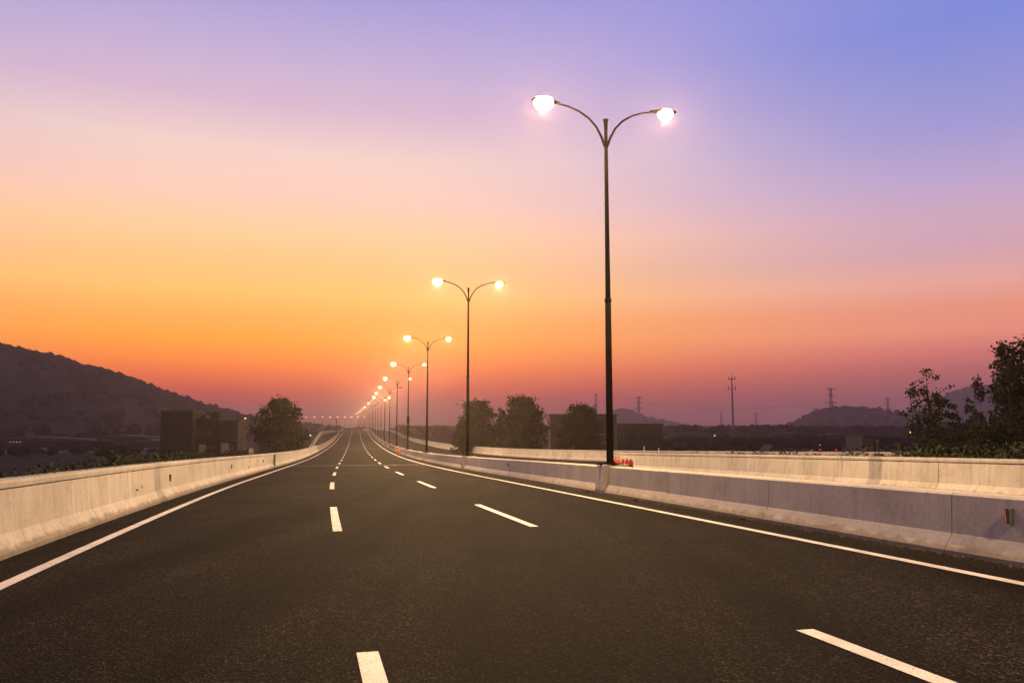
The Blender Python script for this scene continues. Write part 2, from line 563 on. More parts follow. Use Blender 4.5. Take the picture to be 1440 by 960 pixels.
# ------------------------------------------------------------------ barriers
def wall(name, label, prof, m, s_from, s_to, u, step=5.0, gap=0.016, coping=None, copm=None, flip=False, ufn=None, rest=None):
    """a cast barrier: each length between joints an object of its own"""
    base = P(s_from, u if ufn is None else ufn(s_from))
    root = empty(name, base)
    tag(root, label, 'barrier')
    pr = [((-x if flip else x), z) for x, z in prof]
    me = MB().extr(pr, -step / 2 + gap / 2, step / 2 - gap / 2).mesh('barrier_segment', m)
    cme = None
    if coping:
        cp = [((-x if flip else x), z) for x, z in coping]
        cme = MB().extr(cp, -step / 2 + gap / 4, step / 2 - gap / 4).mesh('coping', copm or m)
    k = 0; s = s_from
    while s + step <= s_to + 1e-6:
        f = (lambda q: u) if ufn is None else ufn
        a, b_ = P(s, f(s)), P(s + step, f(s + step))
        d = b_ - a; c = (a + b_) / 2
        rot = (math.atan2(d.z, math.hypot(d.x, d.y)), 0, -math.atan2(d.x, d.y))
        o = link('barrier_segment', me, root, c - base, rot)
        o.scale.y = d.length / step
        if cme: link('coping', cme, o)
        s += step; k += 1
    if gap >= .018:                             # dark sealant set back in the near joints
        ip = [(x + (.008 if x < .4 else -.012), z - .01) for x, z in pr]
        sm = MB().extr(ip, -gap / 2 + .001, gap / 2 - .001).mesh('joint_seal', M['crack'])
        for q in range(0, 20):
            sq = s_from + step * q
            link('joint_seal', sm, root, P(sq, u) - base, (math.atan(gr(sq)), 0, -hd(sq)))
    if rest:                                   # far lengths joined: their joints cannot be told apart
        ss = srange(s, rest, 10)
        b = MB(); n = len(pr); vs = []; fs = []
        f = (lambda q: u) if ufn is None else ufn
        for q in ss:
            for x, z in pr: vs.append(tuple(P(q, f(q) + x, z) - base))
        for i in range(len(ss) - 1):
            for j in range(n): fs.append((i * n + j, i * n + (j + 1) % n, (i + 1) * n + (j + 1) % n, (i + 1) * n + j))
        b.add(vs, fs).build('far_barrier_lengths', m, root)
    return root


# profiles: x away from the traffic, z up
NJ = [(0.0, -0.1), (0.0, 0.07), (0.17, 0.32), (0.235, 0.98), (0.55, 0.98), (0.55, -0.1)]
COP = [(0.205, 0.985), (0.20, 1.06), (0.215, 1.10), (0.59, 1.10), (0.59, 0.985)]
left_wall = wall('concrete_barrier', 'long lamp-lit concrete barrier with coping along the left edge of the road', NJ, M['conc'],
                 -13, 147, ULB, coping=COP, flip=True, rest=1290)
MED = [(0.0, -0.1), (0.0, 0.06), (0.16, 0.29), (0.20, 0.84), (0.24, 0.87), (0.62, 0.87), (0.66, 0.84), (0.70, 0.29), (0.86, 0.06), (0.86, -0.1)]
med_wall = wall('median_barrier', 'grey concrete median barrier carrying the street lamps right of the road', MED, M['conc2'],
                -14.9, 145.1, UMB, rest=1290, gap=0.018)
SPOLE = 25.1
NPOLE = 24
for k in range(-1, NPOLE):
    s = SPOLE + 30 * k
    c = P(s, UMB + 0.43)
    pb = MB().extr([(-0.50, -0.1), (-0.50, 0.05), (-0.42, 0.9), (-0.39, 0.93), (0.39, 0.93), (0.42, 0.9), (0.50, 0.05), (0.50, -0.1)], -0.36, 0.36)
    o = pb.build('pole_pier', M['conc2'], med_wall, c - med_wall.location)
    o.rotation_euler = (math.atan(gr(s)), 0, -hd(s))
near_wall = wall('concrete_barrier', 'pale concrete wall with coping ending behind the median, right of the tallest lamp', NJ, M['conc'],
                 -23.0, 52.0, 19.0, coping=COP)
ramp_wall = wall('concrete_barrier', 'curving pale concrete wall on the far side of the opposite road, below the round trees', NJ, M['conc'],
                 40, 200, 0, ufn=lambda s: uo(s) - 0.3, coping=COP, rest=1290)
for s_, u_, side in [(26.9, ULB - 0.20, -1), (42.0, ULB - 0.20, -1), (58.0, ULB - 0.20, -1), (9.05, UMB + 0.16, 1), (40.2, UMB + 0.16, 1)]:
    par = {-1: left_wall}.get(side, med_wall if u_ < 12 else near_wall)
    c = P(s_, u_, 0.62)
    o = MB().box(-0.05, 0.05, -0.035, 0.035, -0.10, 0.10).build('reflector', M['reflw'], par, c - par.location)
    o.rotation_euler = (0, 0, -hd(s_))
    if s_ < 12: f = MB().box(-0.058, -0.052, 0.016, 0.034, -0.09, 0.09).build('reflector_face', M['reflo'], o)

o = MB().box(-.09, .05, -.07, .07, -.4, .62).build('joint_cover', M['crack'], left_wall, P(65.4, ULB - .03, 0.4) - left_wall.location)
o.rotation_euler = (0, 0, -hd(65))

# side ramp left of the road
rp = [(431, 633, 128), (437, 624, 150), (443, 615.5, 185), (449, 608, 230), (453, 605.3, 270), (462, 604.6, 310), (474, 604.2, 340), (484, 604, 370)]
pts = [at(*q) for q in rp]
vs = []; fs = []
for i, p in enumerate(pts):
    d = (pts[min(i + 1, len(pts) - 1)] - pts[max(i - 1, 0)]); d.z = 0; d.normalize()
    n = Vector((d.y, -d.x, 0))
    q = p + n * 0.22
    for a in (p + Vector((0, 0, -1.1)), p, q, q + Vector((0, 0, -1.1))): vs.append(tuple(a - pts[0]))
for i in range(len(pts) - 1):
    for j in range(4): fs.append((i * 4 + j, i * 4 + (j + 1) % 4, i * 4 + 4 + (j + 1) % 4, i * 4 + 4 + j))
rb = MB().add(vs, fs).build('ramp_barrier', M['rampc'], None, pts[0])
tag(rb, 'thin pale barrier bending round the side ramp left of the far road', 'barrier')
vs = []; fs = []
for i, p in enumerate(pts):
    s_ = p.y / math.cos(0.2)
    w = P(s_, ULB - 0.8, 0)
    vs += [(p.x, p.y, p.z - 1.0), (w.x, w.y, min(w.z - 0.2, p.z - 1.0))]
for i in range(len(pts) - 1): fs.append((2 * i, 2 * i + 1, 2 * i + 3, 2 * i + 2))
MB().add(vs, fs).build('side_ramp', M['asphalt_old'])['kind'] = 'structure'


# ------------------------------------------------------------------ street lamps
def ellipsoid(cx, cy, cz, rx, ry, rz, nu=16, nv=8, lo=-90, hi=90):
    vs = []; fs = []
    for j in range(nv + 1):
        a = R(lo + (hi - lo) * j / nv)
        for i in range(nu):
            t = 2 * math.pi * i / nu
            vs.append((cx + rx * math.cos(a) * math.cos(t), cy + ry * math.cos(a) * math.sin(t), cz + rz * math.sin(a)))
    for j in range(nv):
        for i in range(nu): fs.append((j * nu + i, j * nu + (i + 1) % nu, (j + 1) * nu + (i + 1) % nu, (j + 1) * nu + i))
    return vs, fs


HP = 11.65        # pole height above its base
_arm = [(0.04, -0.95), (0.16, -0.62), (0.34, -0.28), (0.60, 0.0), (0.95, 0.22), (1.35, 0.36), (1.72, 0.43)]
lamp_mesh = {}
lamp_mesh['base'] = MB().tube([(0, 0, 0), (0, 0, 0.03)], 0.46, 4).tube([(0, 0, 0.03), (0, 0, 0.10)], [0.20, 0.135], 16)
lamp_mesh['base'] = lamp_mesh['base'].mesh('base_plate', M['pole'])
lamp_mesh['low'] = MB().tube([(0, 0, 0.03), (0, 0, 5.4)], [0.118, 0.098], 20).mesh('pole', M['pole'], True)
lamp_mesh['ring'] = MB().tube([(0, 0, 5.34), (0, 0, 5.38), (0, 0, 5.46), (0, 0, 5.5)], [0.098, 0.115, 0.115, 0.085], 20).mesh('collar', M['pole'], True)
lamp_mesh['up'] = MB().tube([(0, 0, 5.4), (0, 0, HP)], [0.086, 0.055], 18).mesh('upper_pole', M['arm'], True)
lamp_mesh['cap'] = MB().tube([(0, 0, HP - 0.35), (0, 0, HP - 0.05), (0, 0, HP + 0.01)], [0.06, 0.075, 0.105], 16).mesh('pole_cap', M['arm'])
for sgn in (-1, 1):
    lamp_mesh['arm', sgn] = MB().tube([(sgn * x, 0, HP + z) for x, z in _arm], [0.045, 0.042, 0.038, 0.036, 0.034, 0.032, 0.032], 10).mesh('arm', M['arm'], True)
    b = MB()
    sec = [(1.62, .44, .05, .035), (1.78, .45, .11, .06), (2.0, .475, .17, .085), (2.3, .49, .19, .085), (2.52, .485, .15, .06), (2.6, .48, .06, .025)]
    vs = []; n = 14
    for x, z, w, h in sec:
        for k in range(n):
            t = 2 * math.pi * k / n
            vs.append((sgn * x, w * math.cos(t), HP + z + h * (math.sin(t) if math.sin(t) > 0 else 0.35 * math.sin(t))))
    fs = [(i * n + k, i * n + (k + 1) % n, (i + 1) * n + (k + 1) % n, (i + 1) * n + k) for i in range(len(sec) - 1) for k in range(n)]
    fs += [tuple(range(n)), tuple(range((len(sec) - 1) * n, len(sec) * n))]
    lamp_mesh['head', sgn] = b.add(vs, fs).mesh('lamp_head', M['head'], True)
    glare_k = 1.22 if sgn < 0 else 1.0  # same lamp type; left glass enlarged to imitate its stronger glare
    vs, fs = ellipsoid(sgn * 2.2, 0, HP + 0.42, 0.29 * glare_k, 0.22 * glare_k, 0.25 * glare_k, 20, 10, -90, 25)
    lamp_mesh['lens', sgn] = MB().add(vs, fs).mesh('lamp_glass', M['lens'], True)
    lamp_mesh['lensoff', sgn] = MB().add(vs, fs).mesh('lamp_glass', M['lens_off'], True)
ld = bpy.data.lights.new('lamp_light', 'POINT')
ld.energy = LAMP_W; ld.color = LAMP_COL; ld.shadow_soft_size = 0.0


def street_lamp(s, label, off_right=False, off_left=False):
    c = P(s, UMB + 0.34, 0.93)
    r = empty('street_lamp', c, -hd(s))
    tag(r, label, 'street lamp', 'street lamps along the median')
    for nm, k in (('base_plate', 'base'), ('pole', 'low'), ('collar', 'ring'), ('upper_pole', 'up'), ('pole_cap', 'cap')):
        link(nm, lamp_mesh[k], r)
    for sgn in (-1, 1):
        link('arm', lamp_mesh['arm', sgn], r)
        h = link('lamp_head', lamp_mesh['head', sgn], r)
        off = off_right if sgn > 0 else off_left
        link('lamp_glass', lamp_mesh['lensoff' if off else 'lens', sgn], h)
        if not off:
            l = bpy.data.objects.new('lamp_light', ld)
            l.location = (sgn * 2.2, 0, HP + (0.10 if sgn < 0 else 0.155))
            C.objects.link(l); l.parent = h
    return r


ORD = ['tallest double-arm street lamp, nearest of the row, beside the red barriers',
       'second nearest double-arm street lamp, standing in front of the leftmost round tree',
       'third nearest double-arm street lamp, both lamps lit, clear against orange sky',
       'fourth double-arm street lamp from the viewer, with a small box on its pole',
       'fifth double-arm street lamp from the viewer, right lamp crossing the fourth pole',
       'sixth double-arm street lamp from the viewer, nearest one whose right lamp is out',
       'seventh double-arm street lamp from the viewer, farther one whose right lamp is out',
       'eighth double-arm street lamp from the viewer, just beyond the two with dark right lamps',
       'ninth double-arm street lamp from the viewer, small and hazy',
       'tenth double-arm street lamp from the viewer, faint in the golden haze']
street_lamp(SPOLE - 30, 'double-arm street lamp behind the viewer, out of the picture')
for k in range(NPOLE):
    r = street_lamp(SPOLE + 30 * k, ORD[k] if k < len(ORD) else 'tiny far double-arm street lamp dissolving in the golden haze', k in (5, 6) or k >= 9, k in (8, 9, 11, 12, 13, 16, 18, 20, 22))
    if k == 3:
        MB().box(-0.17, 0.17, -0.32, -0.1, 3.6, 4.6).build('control_box', M['pole'], r)

# ------------------------------------------------------------------ red plastic barriers, drum, posts
vs, fs = [], []
rbm = MB().extr([(-0.22, 0), (-0.25, 0.08), (-0.25, 0.16), (-0.13, 0.42), (-0.12, 0.78), (-0.08, 0.84), (0.08, 0.84), (0.12, 0.78), (0.13, 0.42), (0.25, 0.16), (0.25, 0.08), (0.22, 0)], -0.42, 0.42)
rbm = rbm.mesh('barrier_body', M['red'])
strp = MB().box(-0.137, 0.137, -0.30, 0.30, 0.52, 0.66).mesh('white_band', M['white'])
for k, (px_, Y_) in enumerate([(887, 45.0), (881.5, 46.6), (876, 48.4), (871.5, 50.4), (867.5, 52.6), (864, 55)]):
    q = at(px_, 650, Y_); g = P(Y_ / 0.975, 17.5)
    e = empty('water_barrier', Vector((q.x, Y_, g.z)), -0.12 + 0.08 * k)
    tag(e, ['red plastic water barrier nearest the end of the pale wall, largest of the row', 'red plastic water barrier second from the end of the pale wall',
            'red plastic water barrier third from the end of the pale wall', 'red plastic water barrier fourth from the end of the pale wall',
            'red plastic water barrier one before the last, towards the lamp pole', 'red plastic water barrier at the lamp-pole end of the row'][k],
        'barrier', 'red water barriers beside the lamp pole')
    link('barrier_body', rbm, e)
    MB().box(-0.26, 0.26, -0.12, 0.12, -0.01, 0.10).build('fork_slot_shade', M['gap'], e)  # solid dark box, its colour stands in for shade in a fork hole
    MB().box(-0.07, 0.07, -0.426, -0.40, 0.40, 0.62).build('coupling_slot_shade', M['gap'], e)  # dark plate on the end face, painted as a shaded recess
    MB().box(-0.16, 0.16, -0.25, -0.05, 0.24, 0.46).box(-0.16, 0.16, 0.1, 0.3, 0.24, 0.46).build('hollow_shade', M['gap'], e)  # no real openings: dark boxes imitate the shade inside two holes
    MB().tube([(0, 0.2, 0.83), (0, 0.2, 0.88)], 0.05, 10).build('filler_cap', M['red'], e)
e = empty('traffic_drum', P(121, UMB - 0.55))
tag(e, 'orange traffic drum by the median barrier far down the road', 'drum')
MB().tube([(0, 0, 0), (0, 0, 0.08)], [0.38, 0.36], 16).build('foot', M['gap'], e)
MB().tube([(0, 0, 0.08), (0, 0, 0.5), (0, 0, 0.52), (0, 0, 1.05)], [0.29, 0.27, 0.265, 0.23], 16).build('drum_body', M['orange'], e)
for z in (0.36, 0.72): MB().tube([(0, 0, z), (0, 0, z + 0.13)], 0.292 - 0.06 * z, 16).build('band', M['white'], e)
MB().tube([(0, 0, 1.05), (0, 0, 1.2)], [0.12, 0.08], 10).build('handle', M['orange'], e)
pst = MB().box(-0.16, 0.16, -0.14, 0.14, 0, 0.30).box(-0.11, 0.11, -0.1, 0.1, 0.30, 0.42).build('marker_block', M['conc'], None, P(53.0, ULB - 0.45, 1.095))
pst.rotation_euler = (0, 0, 0.3)
tag(pst, 'small pale concrete block standing on top of the left barrier', 'block')
for px, hh, lb in ((906, 0.42, 'thin white post behind the end of the pale right wall'), (926.5, 0.28, 'shorter thin white post right of the end of the pale wall')):
    q = at(px, 636, 53.5)
    o = MB().tube([(0, 0, -1.2), (0, 0, hh)], 0.028, 8).tube([(0, 0, hh), (0, 0, hh + 0.03)], [0.028, 0.01], 8).build('marker_post', M['white'], None, q)
    tag(o, lb, 'post')

# crumbs along the copings and in the gutters
rnd = random.Random(4)


def crumbs(name, label, n, fn, r0, r1, m):
    b = MB()
    for _ in range(n):
        c = fn(); r = rnd.uniform(r0, r1)
        vs = [tuple(c + Vector((rnd.uniform(-1, 1), rnd.uniform(-1, 1), rnd.uniform(-.2, .9))) * r) for _ in range(5)]
        b.add(vs, [(0, 1, 2), (0, 2, 3), (0, 3, 4), (1, 2, 4), (1, 3, 4), (2, 3, 4)])
    o = b.build(name, m); tag(o, label, 'debris', kind='stuff'); return o


crumbs('soil_crumbs', 'crumbs of soil and moss on top of the left barrier', 1300, lambda: P(rnd.uniform(2, 60), ULB - rnd.triangular(0.36, 0.585, 0.57), 1.105), 0.01, 0.03, M['crumb'])
crumbs('soil_crumbs', 'crumbs of soil and moss on top of the pale right wall', 1500, lambda: P(rnd.uniform(8, 52), 19 + rnd.triangular(0.34, 0.585, 0.56), 1.105), 0.015, 0.045, M['crumb'])
crumbs('gutter_grit', 'dark grit gathered at the foot of the median barrier', 2600, lambda: P(rnd.uniform(4, 60), UMB - abs(rnd.gauss(0, 0.09)), 0.0), 0.006, 0.028, M['crumb'])
crumbs('gutter_grit', 'fine grit at the foot of the left barrier', 1200, lambda: P(rnd.uniform(2, 50), ULB + abs(rnd.gauss(0, 0.05)), 0.0), 0.005, 0.015, M['crumb'])
# a few clods by the median
for s_, r_ in ((25.9, 0.07), (21.6, 0.06), (15.6, 0.05)):
    vs, fs = ellipsoid(0, 0, r_ * .4, r_ * 1.4, r_, r_ * .7, 8, 4)
    vs = [(x * (1 + .2 * math.sin(9 * y)), y, z) for x, y, z in vs]
    tag(MB().add(vs, fs).build('clod', M['gap'], None, P(s_, UMB - 0.16)), 'dark clod of dirt lying at the foot of the median barrier', 'clod', 'clods at the foot of the median barrier')


# ------------------------------------------------------------------ trees
def leaf_faces(b, c, size, rn, n=1):
    for _ in range(n):
        d1 = Vector((rn.gauss(0, 1), rn.gauss(0, 1), rn.gauss(0, 1))).normalized()
        d2 = d1.cross(Vector((rn.gauss(0, 1), rn.gauss(0, 1), rn.gauss(0, 1)))).normalized()
        l = size * rn.uniform(.6, 1.3); w = l * .42
        b.add([tuple(c - d1 * l * .5), tuple(c + d2 * w), tuple(c + d1 * l * .5), tuple(c - d2 * w)], [(0, 1, 2, 3)])


def make_tree(name, label, cat, group, base, height, rad, seed, leaf, nclump, nleaf, m, crown0=0.25, squash=1.0, loose=0.0, taper=0.75):
    """tapered trunk, limbs to every clump, leaves in clumps through the crown's volume"""
    rn = random.Random(seed)
    r = empty(name, base)
    tag(r, label, cat, group)
    tb = MB(); lb = MB()
    top = height * 0.93
    lean = Vector((rn.uniform(-.04, .04), rn.uniform(-.04, .04), 0))
    spine = [Vector((0, 0, 0)) + lean * height * t + Vector((0, 0, top * t)) + Vector((math.sin(t * 5 + seed), math.cos(t * 4 + seed), 0)) * .02 * height * t for t in (0, .15, .3, .45, .6, .75, .9, 1)]
    tr = height * 0.022
    tb.tube(spine, [tr * (1.25 - 1.1 * k / 7) for k in range(8)], 8)

    def sp(t):
        k = min(int(t * 7), 6); return spine[k].lerp(spine[k + 1], t * 7 - k)
    bumps = [(rn.uniform(0, 6.28), rn.uniform(.2, 1), rn.uniform(.75, 1.15)) for _ in range(9)]
    for i in range(nclump):
        h = crown0 + (.97 - crown0) * (i + rn.random()) / nclump
        hh = (h - crown0) / (1 - crown0)
        prof = (.82 + .18 * hh / .4) if hh < .4 else math.sqrt(max(0, 1 - ((hh - .4) / .62) ** 2)) ** (.7 + taper * .5)
        a = rn.uniform(0, 2 * math.pi)
        k = 1.0
        for ba, bh, bs in bumps:
            if abs((a - ba + math.pi) % (2 * math.pi) - math.pi) < .6 and abs(hh - bh) < .25: k *= bs
        rr = rad * prof * k * (rn.random() ** .45)
        c = Vector((math.cos(a) * rr, math.sin(a) * rr * squash, h * height)) + lean * h * height
        st = sp(max(.1, h - .12 - rr / height * .55))
        mid = st.lerp(c, .55) + Vector((rn.uniform(-.1, .1), rn.uniform(-.1, .1), rn.uniform(-.1, .05))) * rad * .4
        tb.tube([st, mid, c], [tr * .32, tr * .2, tr * .07], 5, False)
        cr = rad * rn.uniform(.13, .27) * (1 + loose)
        cr = max(cr, leaf * 1.5)
        for j in range(int(nleaf * rn.uniform(.6, 1.3))):
            q = c + Vector((rn.gauss(0, .5), rn.gauss(0, .5), rn.gauss(0, .42))) * cr
            leaf_faces(lb, q, leaf, rn)
    tb.build('trunk', M['bark'], r)
    lb.build('crown', m, r)
    return r


def tree_px(label, x0, x1, ytop, Y, seed, leaf, nclump, nleaf, m, zb=GZ, group=None, crown0=.16, name='round_tree', **kw):
    p = at((x0 + x1) / 2, ytop, Y)
    w = (x1 - x0) / F * Y / 2
    return make_tree(name, label, 'tree', group, Vector((p.x, Y, zb)), (p.z - zb) * 1.0, w, seed, leaf, nclump, nleaf, m, crown0=crown0, **kw)


tree_px('lone bushy dark tree left of the far road, beside the low buildings', 357, 431, 560, 118, 3, .30, 170, 75, M['leaf'], taper=.9)
G = 'round trees beyond the opposite road'
tree_px('leftmost dark round tree of three behind the second lamp pole', 637, 703, 563, 132, 5, .32, 170, 75, M['leaf'], group=G)
tree_px('middle and highest dark tree between the two nearest lamp poles', 702, 772, 557, 124, 8, .32, 180, 75, M['leaf'], group=G)
tree_px('right one of three round trees, just left of the tallest lamp pole', 784, 850, 569, 118, 11, .30, 160, 75, M['leaf'], group=G)
tree_px('small loose tree showing between the left and middle round trees', 694, 716, 573, 140, 13, .28, 45, 60, M['leaf'], group=G)
tree_px('small bush joined to the left foot of the leftmost round tree', 633, 660, 590, 136, 15, .28, 50, 60, M['leaf'], group=G, crown0=.05)
# sparse large-leaved trees at the right
G = 'sparse young trees behind the pale right wall'


def sparse(label, x0, x1, ytop, Y, seed, stems, leaf, dens, zb=-3.0, m=None, tight=.15):
    rn = random.Random(seed)
    p = at((x0 + x1) / 2, ytop, Y); w = (x1 - x0) / F * Y / 2
    r = empty('sparse_tree', Vector((p.x, Y, zb)))
    tag(r, label, 'tree', G)
    H = p.z - zb; tb = MB(); lb = MB()
    for k in range(stems):
        fx = (-1 + 2 * (k + .5) / stems) + rn.uniform(-.15, .15)
        h = H * (1 if k == stems // 2 else rn.uniform(.72, .97))
        a = Vector((fx * w * .25, rn.uniform(-.3, .3), 0)); e = Vector((fx * w * .8, rn.uniform(-.8, .8), h))
        mid = a.lerp(e, .5) + Vector((fx * w * .12, 0, 0))
        tb.tube([a, mid, e], [.055, .035, .012], 6)
        nb = int(h * dens)
        for j in range(nb):
            t = .15 + .85 * (j + rn.random()) / nb
            st = a.lerp(mid, t * 2) if t < .5 else mid.lerp(e, t * 2 - 1)
            ln = (1.15 - t) * w * .55 + .25
            an = rn.uniform(0, 6.28)
            en = st + Vector((math.cos(an) * ln, math.sin(an) * ln, ln * .75))
            tb.tube([st, st.lerp(en, .5) + Vector((0, 0, -.05)), en], [.016, .011, .005], 4, False)
            for q in range(rn.randint(2, 4)):
                cc = st.lerp(en, rn.uniform(.45, 1.05)) + Vector((rn.uniform(-.15, .15), rn.uniform(-.15, .15), rn.uniform(-.12, .15)))
                for _ in range(rn.randint(9, 17)):
                    leaf_faces(lb, cc + Vector((rn.gauss(0, tight), rn.gauss(0, tight), rn.gauss(0, tight * .9))), leaf, rn)
    tb.build('trunk', M['bark'], r); lb.build('crown', m or M['leafr'], r)
    return r


sparse('thin multi-stemmed tree with separate leaf tufts, left end of the right-hand group', 1268, 1345, 524, 44, 21, 7, .14, 2.7, tight=.10)
sparse('narrow upright young tree between the tufted tree and the tall one', 1342, 1388, 538, 42, 22, 4, .14, 5.0, tight=.11)
tall = sparse('tall dense leafy tree at the right edge of the picture', 1384, 1478, 485, 40, 23, 6, .17, 7.5, tight=.14)
sparse('tall leafy tree cut by the right edge, behind its denser neighbour', 1440, 1540, 488, 44, 24, 5, .17, 5)
sparse('low leafy sapling under the tall right tree', 1360, 1432, 600, 39, 25, 7, .15, 12)
sparse('low dark sapling in front of the tufted tree', 1285, 1352, 610, 41, 26, 7, .15, 12)
sparse('wide low sapling at the foot of the narrow upright tree', 1325, 1400, 604, 43, 27, 7, .15, 12)

# low shrubs along the barriers: three kinds, copied
shr = []
for q in range(4):
    rn = random.Random(50 + q)
    r = empty('low_shrub', (0, 0, 0))
    tb = MB(); lb = MB(); yb = MB()
    for k in range(20):
        a = rn.uniform(0, 6.28); d = rn.random() ** .5 * .42; hh = rn.uniform(.5, 1.0)
        e = Vector((math.cos(a) * d, math.sin(a) * d, hh))
        tb.tube([Vector((e.x * .2, e.y * .2, 0)), e * .6, e], [.012, .008, .004], 4, False)
        for j in range(34):
            c = Vector((e.x * .5, e.y * .5, .1)).lerp(e, rn.random() ** .6) + Vector((rn.gauss(0, .07), rn.gauss(0, .07), rn.gauss(0, .06)))
            leaf_faces(lb if rn.random() < .8 else yb, c, rn.choice((.045, .055, .065)), rn)
    tb.build('stem', M['bark'], r); lb.build('foliage', M['leafg'], r); yb.build('young_leaves', M['leafy'], r)
    note(r); shr.append(r)
used = [False] * 4
rn = random.Random(77)


def shrub(p, sc, label, group):
    k = rn.randrange(4)
    if used[k]: o = copy_tree(shr[k])
    else: o = shr[k]; used[k] = True
    o.location = p; o.rotation_euler = (0, 0, rn.uniform(0, 6.28)); o.scale = (sc * 1.25, sc * 1.25, sc)
    tag(o, label, 'shrub', group)


def left_shrubs():
    s = 4.5
    while s < 74:
        dens = 1.0 if s > 14 else .42
        if rn.random() < dens:
            hgt = (1.28 + rn.uniform(-.12, .16)) + (.12 if s > 25 else 0)
            z0 = -.12
            lb = ['thin green shrub behind the near left barrier, in front of the pale yard', 'low green shrub behind the left barrier, in front of the yard mast', 'low shrub behind the left barrier, just left of the dark blocky building', 'dark low shrub in the row in front of the dark blocky building', 'dark low shrub in the far row before the lone bushy tree'][(s > 12) + (s > 18) + (s > 24) + (s > 48)]
            shrub(P(s, ULB - rn.uniform(1.0, 1.7), z0), hgt - z0 - .1, lb, ['thin shrubs in front of the yard', 'shrubs in front of the yard mast', 'shrubs left of the blocky building', 'shrubs in front of the blocky building', 'far shrubs before the lone tree'][(s > 12) + (s > 18) + (s > 24) + (s > 48)])
        s += rn.uniform(.7, 1.2)


left_shrubs()
s = 12.0
while s < 44:
    shrub(P(s, 20.3 + rn.uniform(0, .8), -.1), 1.18 + (.32 if s < 27 else 0) + rn.uniform(-.05, .18) + .06, 'low green shrub behind the pale right wall' if s < 27 else 'very low shrub peeping over the pale right wall',
          'low shrubs behind the right wall' if s < 27 else 'shrub tips over the right wall')
    s += rn.uniform(.75, 1.4)


# ------------------------------------------------------------------ buildings
def window(b, parent, x, z, w, h, y, div=True):
    f = MB()
    t = .07
    f.box(x - w / 2 - t, x - w / 2, y - .06, y + .02, z - h / 2 - t, z + h / 2 + t).box(x + w / 2, x + w / 2 + t, y - .06, y + .02, z - h / 2 - t, z + h / 2 + t)
    f.box(x - w / 2, x + w / 2, y - .06, y + .02, z - h / 2 - t, z - h / 2).box(x - w / 2, x + w / 2, y - .06, y + .02, z + h / 2, z + h / 2 + t)
    if div: f.box(x - .025, x + .025, y - .05, y + .02, z - h / 2, z + h / 2).box(x - w / 2, x - .025, y - .05, y + .02, z + .1 * h, z + .1 * h + .05).box(x + .025, x + w / 2, y - .05, y + .02, z + .1 * h, z + .1 * h + .05)
    fo = f.build('window', M['frame'], parent)
    MB().box(x - w / 2, x + w / 2, y - .012, y + .01, z - h / 2, z + h / 2).build('pane', M['glass'], fo)


# left: dark block with lower buildings
def house(name, label, Y, blocks, rz=0.0, depth=9):
    """blocks: (px0, px1, ytop, material, dy)"""
    o = at(blocks[0][0], 600, Y)
    root = empty(name, Vector((o.x, Y, GZ)), rz)
    tag(root, label, 'building')
    out = []
    for x0, x1, yt, m, dy in blocks:
        a, b_ = at(x0, yt, Y + dy), at(x1, yt, Y + dy)
        X0, X1, H = a.x - o.x, b_.x - o.x, a.z - GZ
        w = MB().box(X0, X1, dy, dy + depth, 0, H).build('wall', m, root)
        MB().box(X0 - .12, X1 + .12, dy - .12, dy + depth + .12, H + .002, H + .28).build('roof', M['roof'], w)
        out.append((X0, X1, H, dy))
    return root, out


hL, o1 = house('flat_roof_building', 'dark blocky flat-roofed building below the left hill', 150,
               [(227, 271, 579, M['wall_d'], 0), (272.5, 307, 590, M['wall_d'], 2.0), (308.5, 335, 592, M['wall_d'], 1.0)], depth=5)
X0, X1, H, dy = o1[0]
X0, X1, H, dy = o1[1]
MB().box(X0 + 1.2, X0 + 2.5, dy - .08, dy - .003, 2.2, 4.0).build('pale_panel', M['panel'], hL)
for wx_, wz_ in ((3.3, 3.1), (1.2, 6.0), (3.0, 6.0)): window(None, hL, X0 + wx_, wz_, .8, 1.0, dy - .002)
MB().box(X0 + .4, X0 + 1.6, dy + 2, dy + 4, H + .29, H + .95).build('roof_box', M['wall_m'], hL)
X0, X1, H, dy = o1[2]
MB().box(X0 + .5, X0 + 1.9, dy - .08, dy - .003, 2.2, 4.3).build('pale_panel', M['panel'], hL)
MB().box(X0 - 4.5, X0 + 2.2, dy - 3.0, dy - 2.8, 0, 2.45).build('yard_wall', M['wall_p'], hL)
MB().box(X0 + 1.4, X1 + .2, dy - .9, dy - .13, 4.7, 4.85).build('canopy', M['wall_p'], hL)
window(None, hL, X1 - 1.3, 3.2, .8, 1.2, dy - .002)
make_tree('dense_tree', 'dark shapely tree rising behind the low left building', 'tree', None, at(300, 600, 163) * 1 + Vector((0, 0, GZ - at(300, 600, 163).z)), 10.2, 2.6, 31, .35, 60, 60, M['leaf'])
make_tree('dense_tree', 'lower dark tree at the right end of the low left building', 'tree', None, at(319, 600, 172) + Vector((0, 0, GZ - at(319, 600, 172).z)), 9.0, 2.9, 32, .35, 60, 60, M['leaf'])

hR, o2 = house('flat_roof_building', 'plain dark building with two windows right of the tallest lamp pole', 140,
               [(868.5, 932, 597.5, M['wall_m'], 0), (774, 867, 584, M['wall_m'], 5.0)])
X0, X1, H, dy = o2[0]
for px in (876.5, 899.5):
    q = at(px, 615, 140)
    window(None, hR, q.x - hR.location.x, q.z - GZ, 1.0, 1.6, dy - .002)
X0, X1, H, dy = o2[1]
for k in range(5): window(None, hR, X0 + 1.2 + k * 2.1, 5.2, 1.0, 1.3, dy - .002)

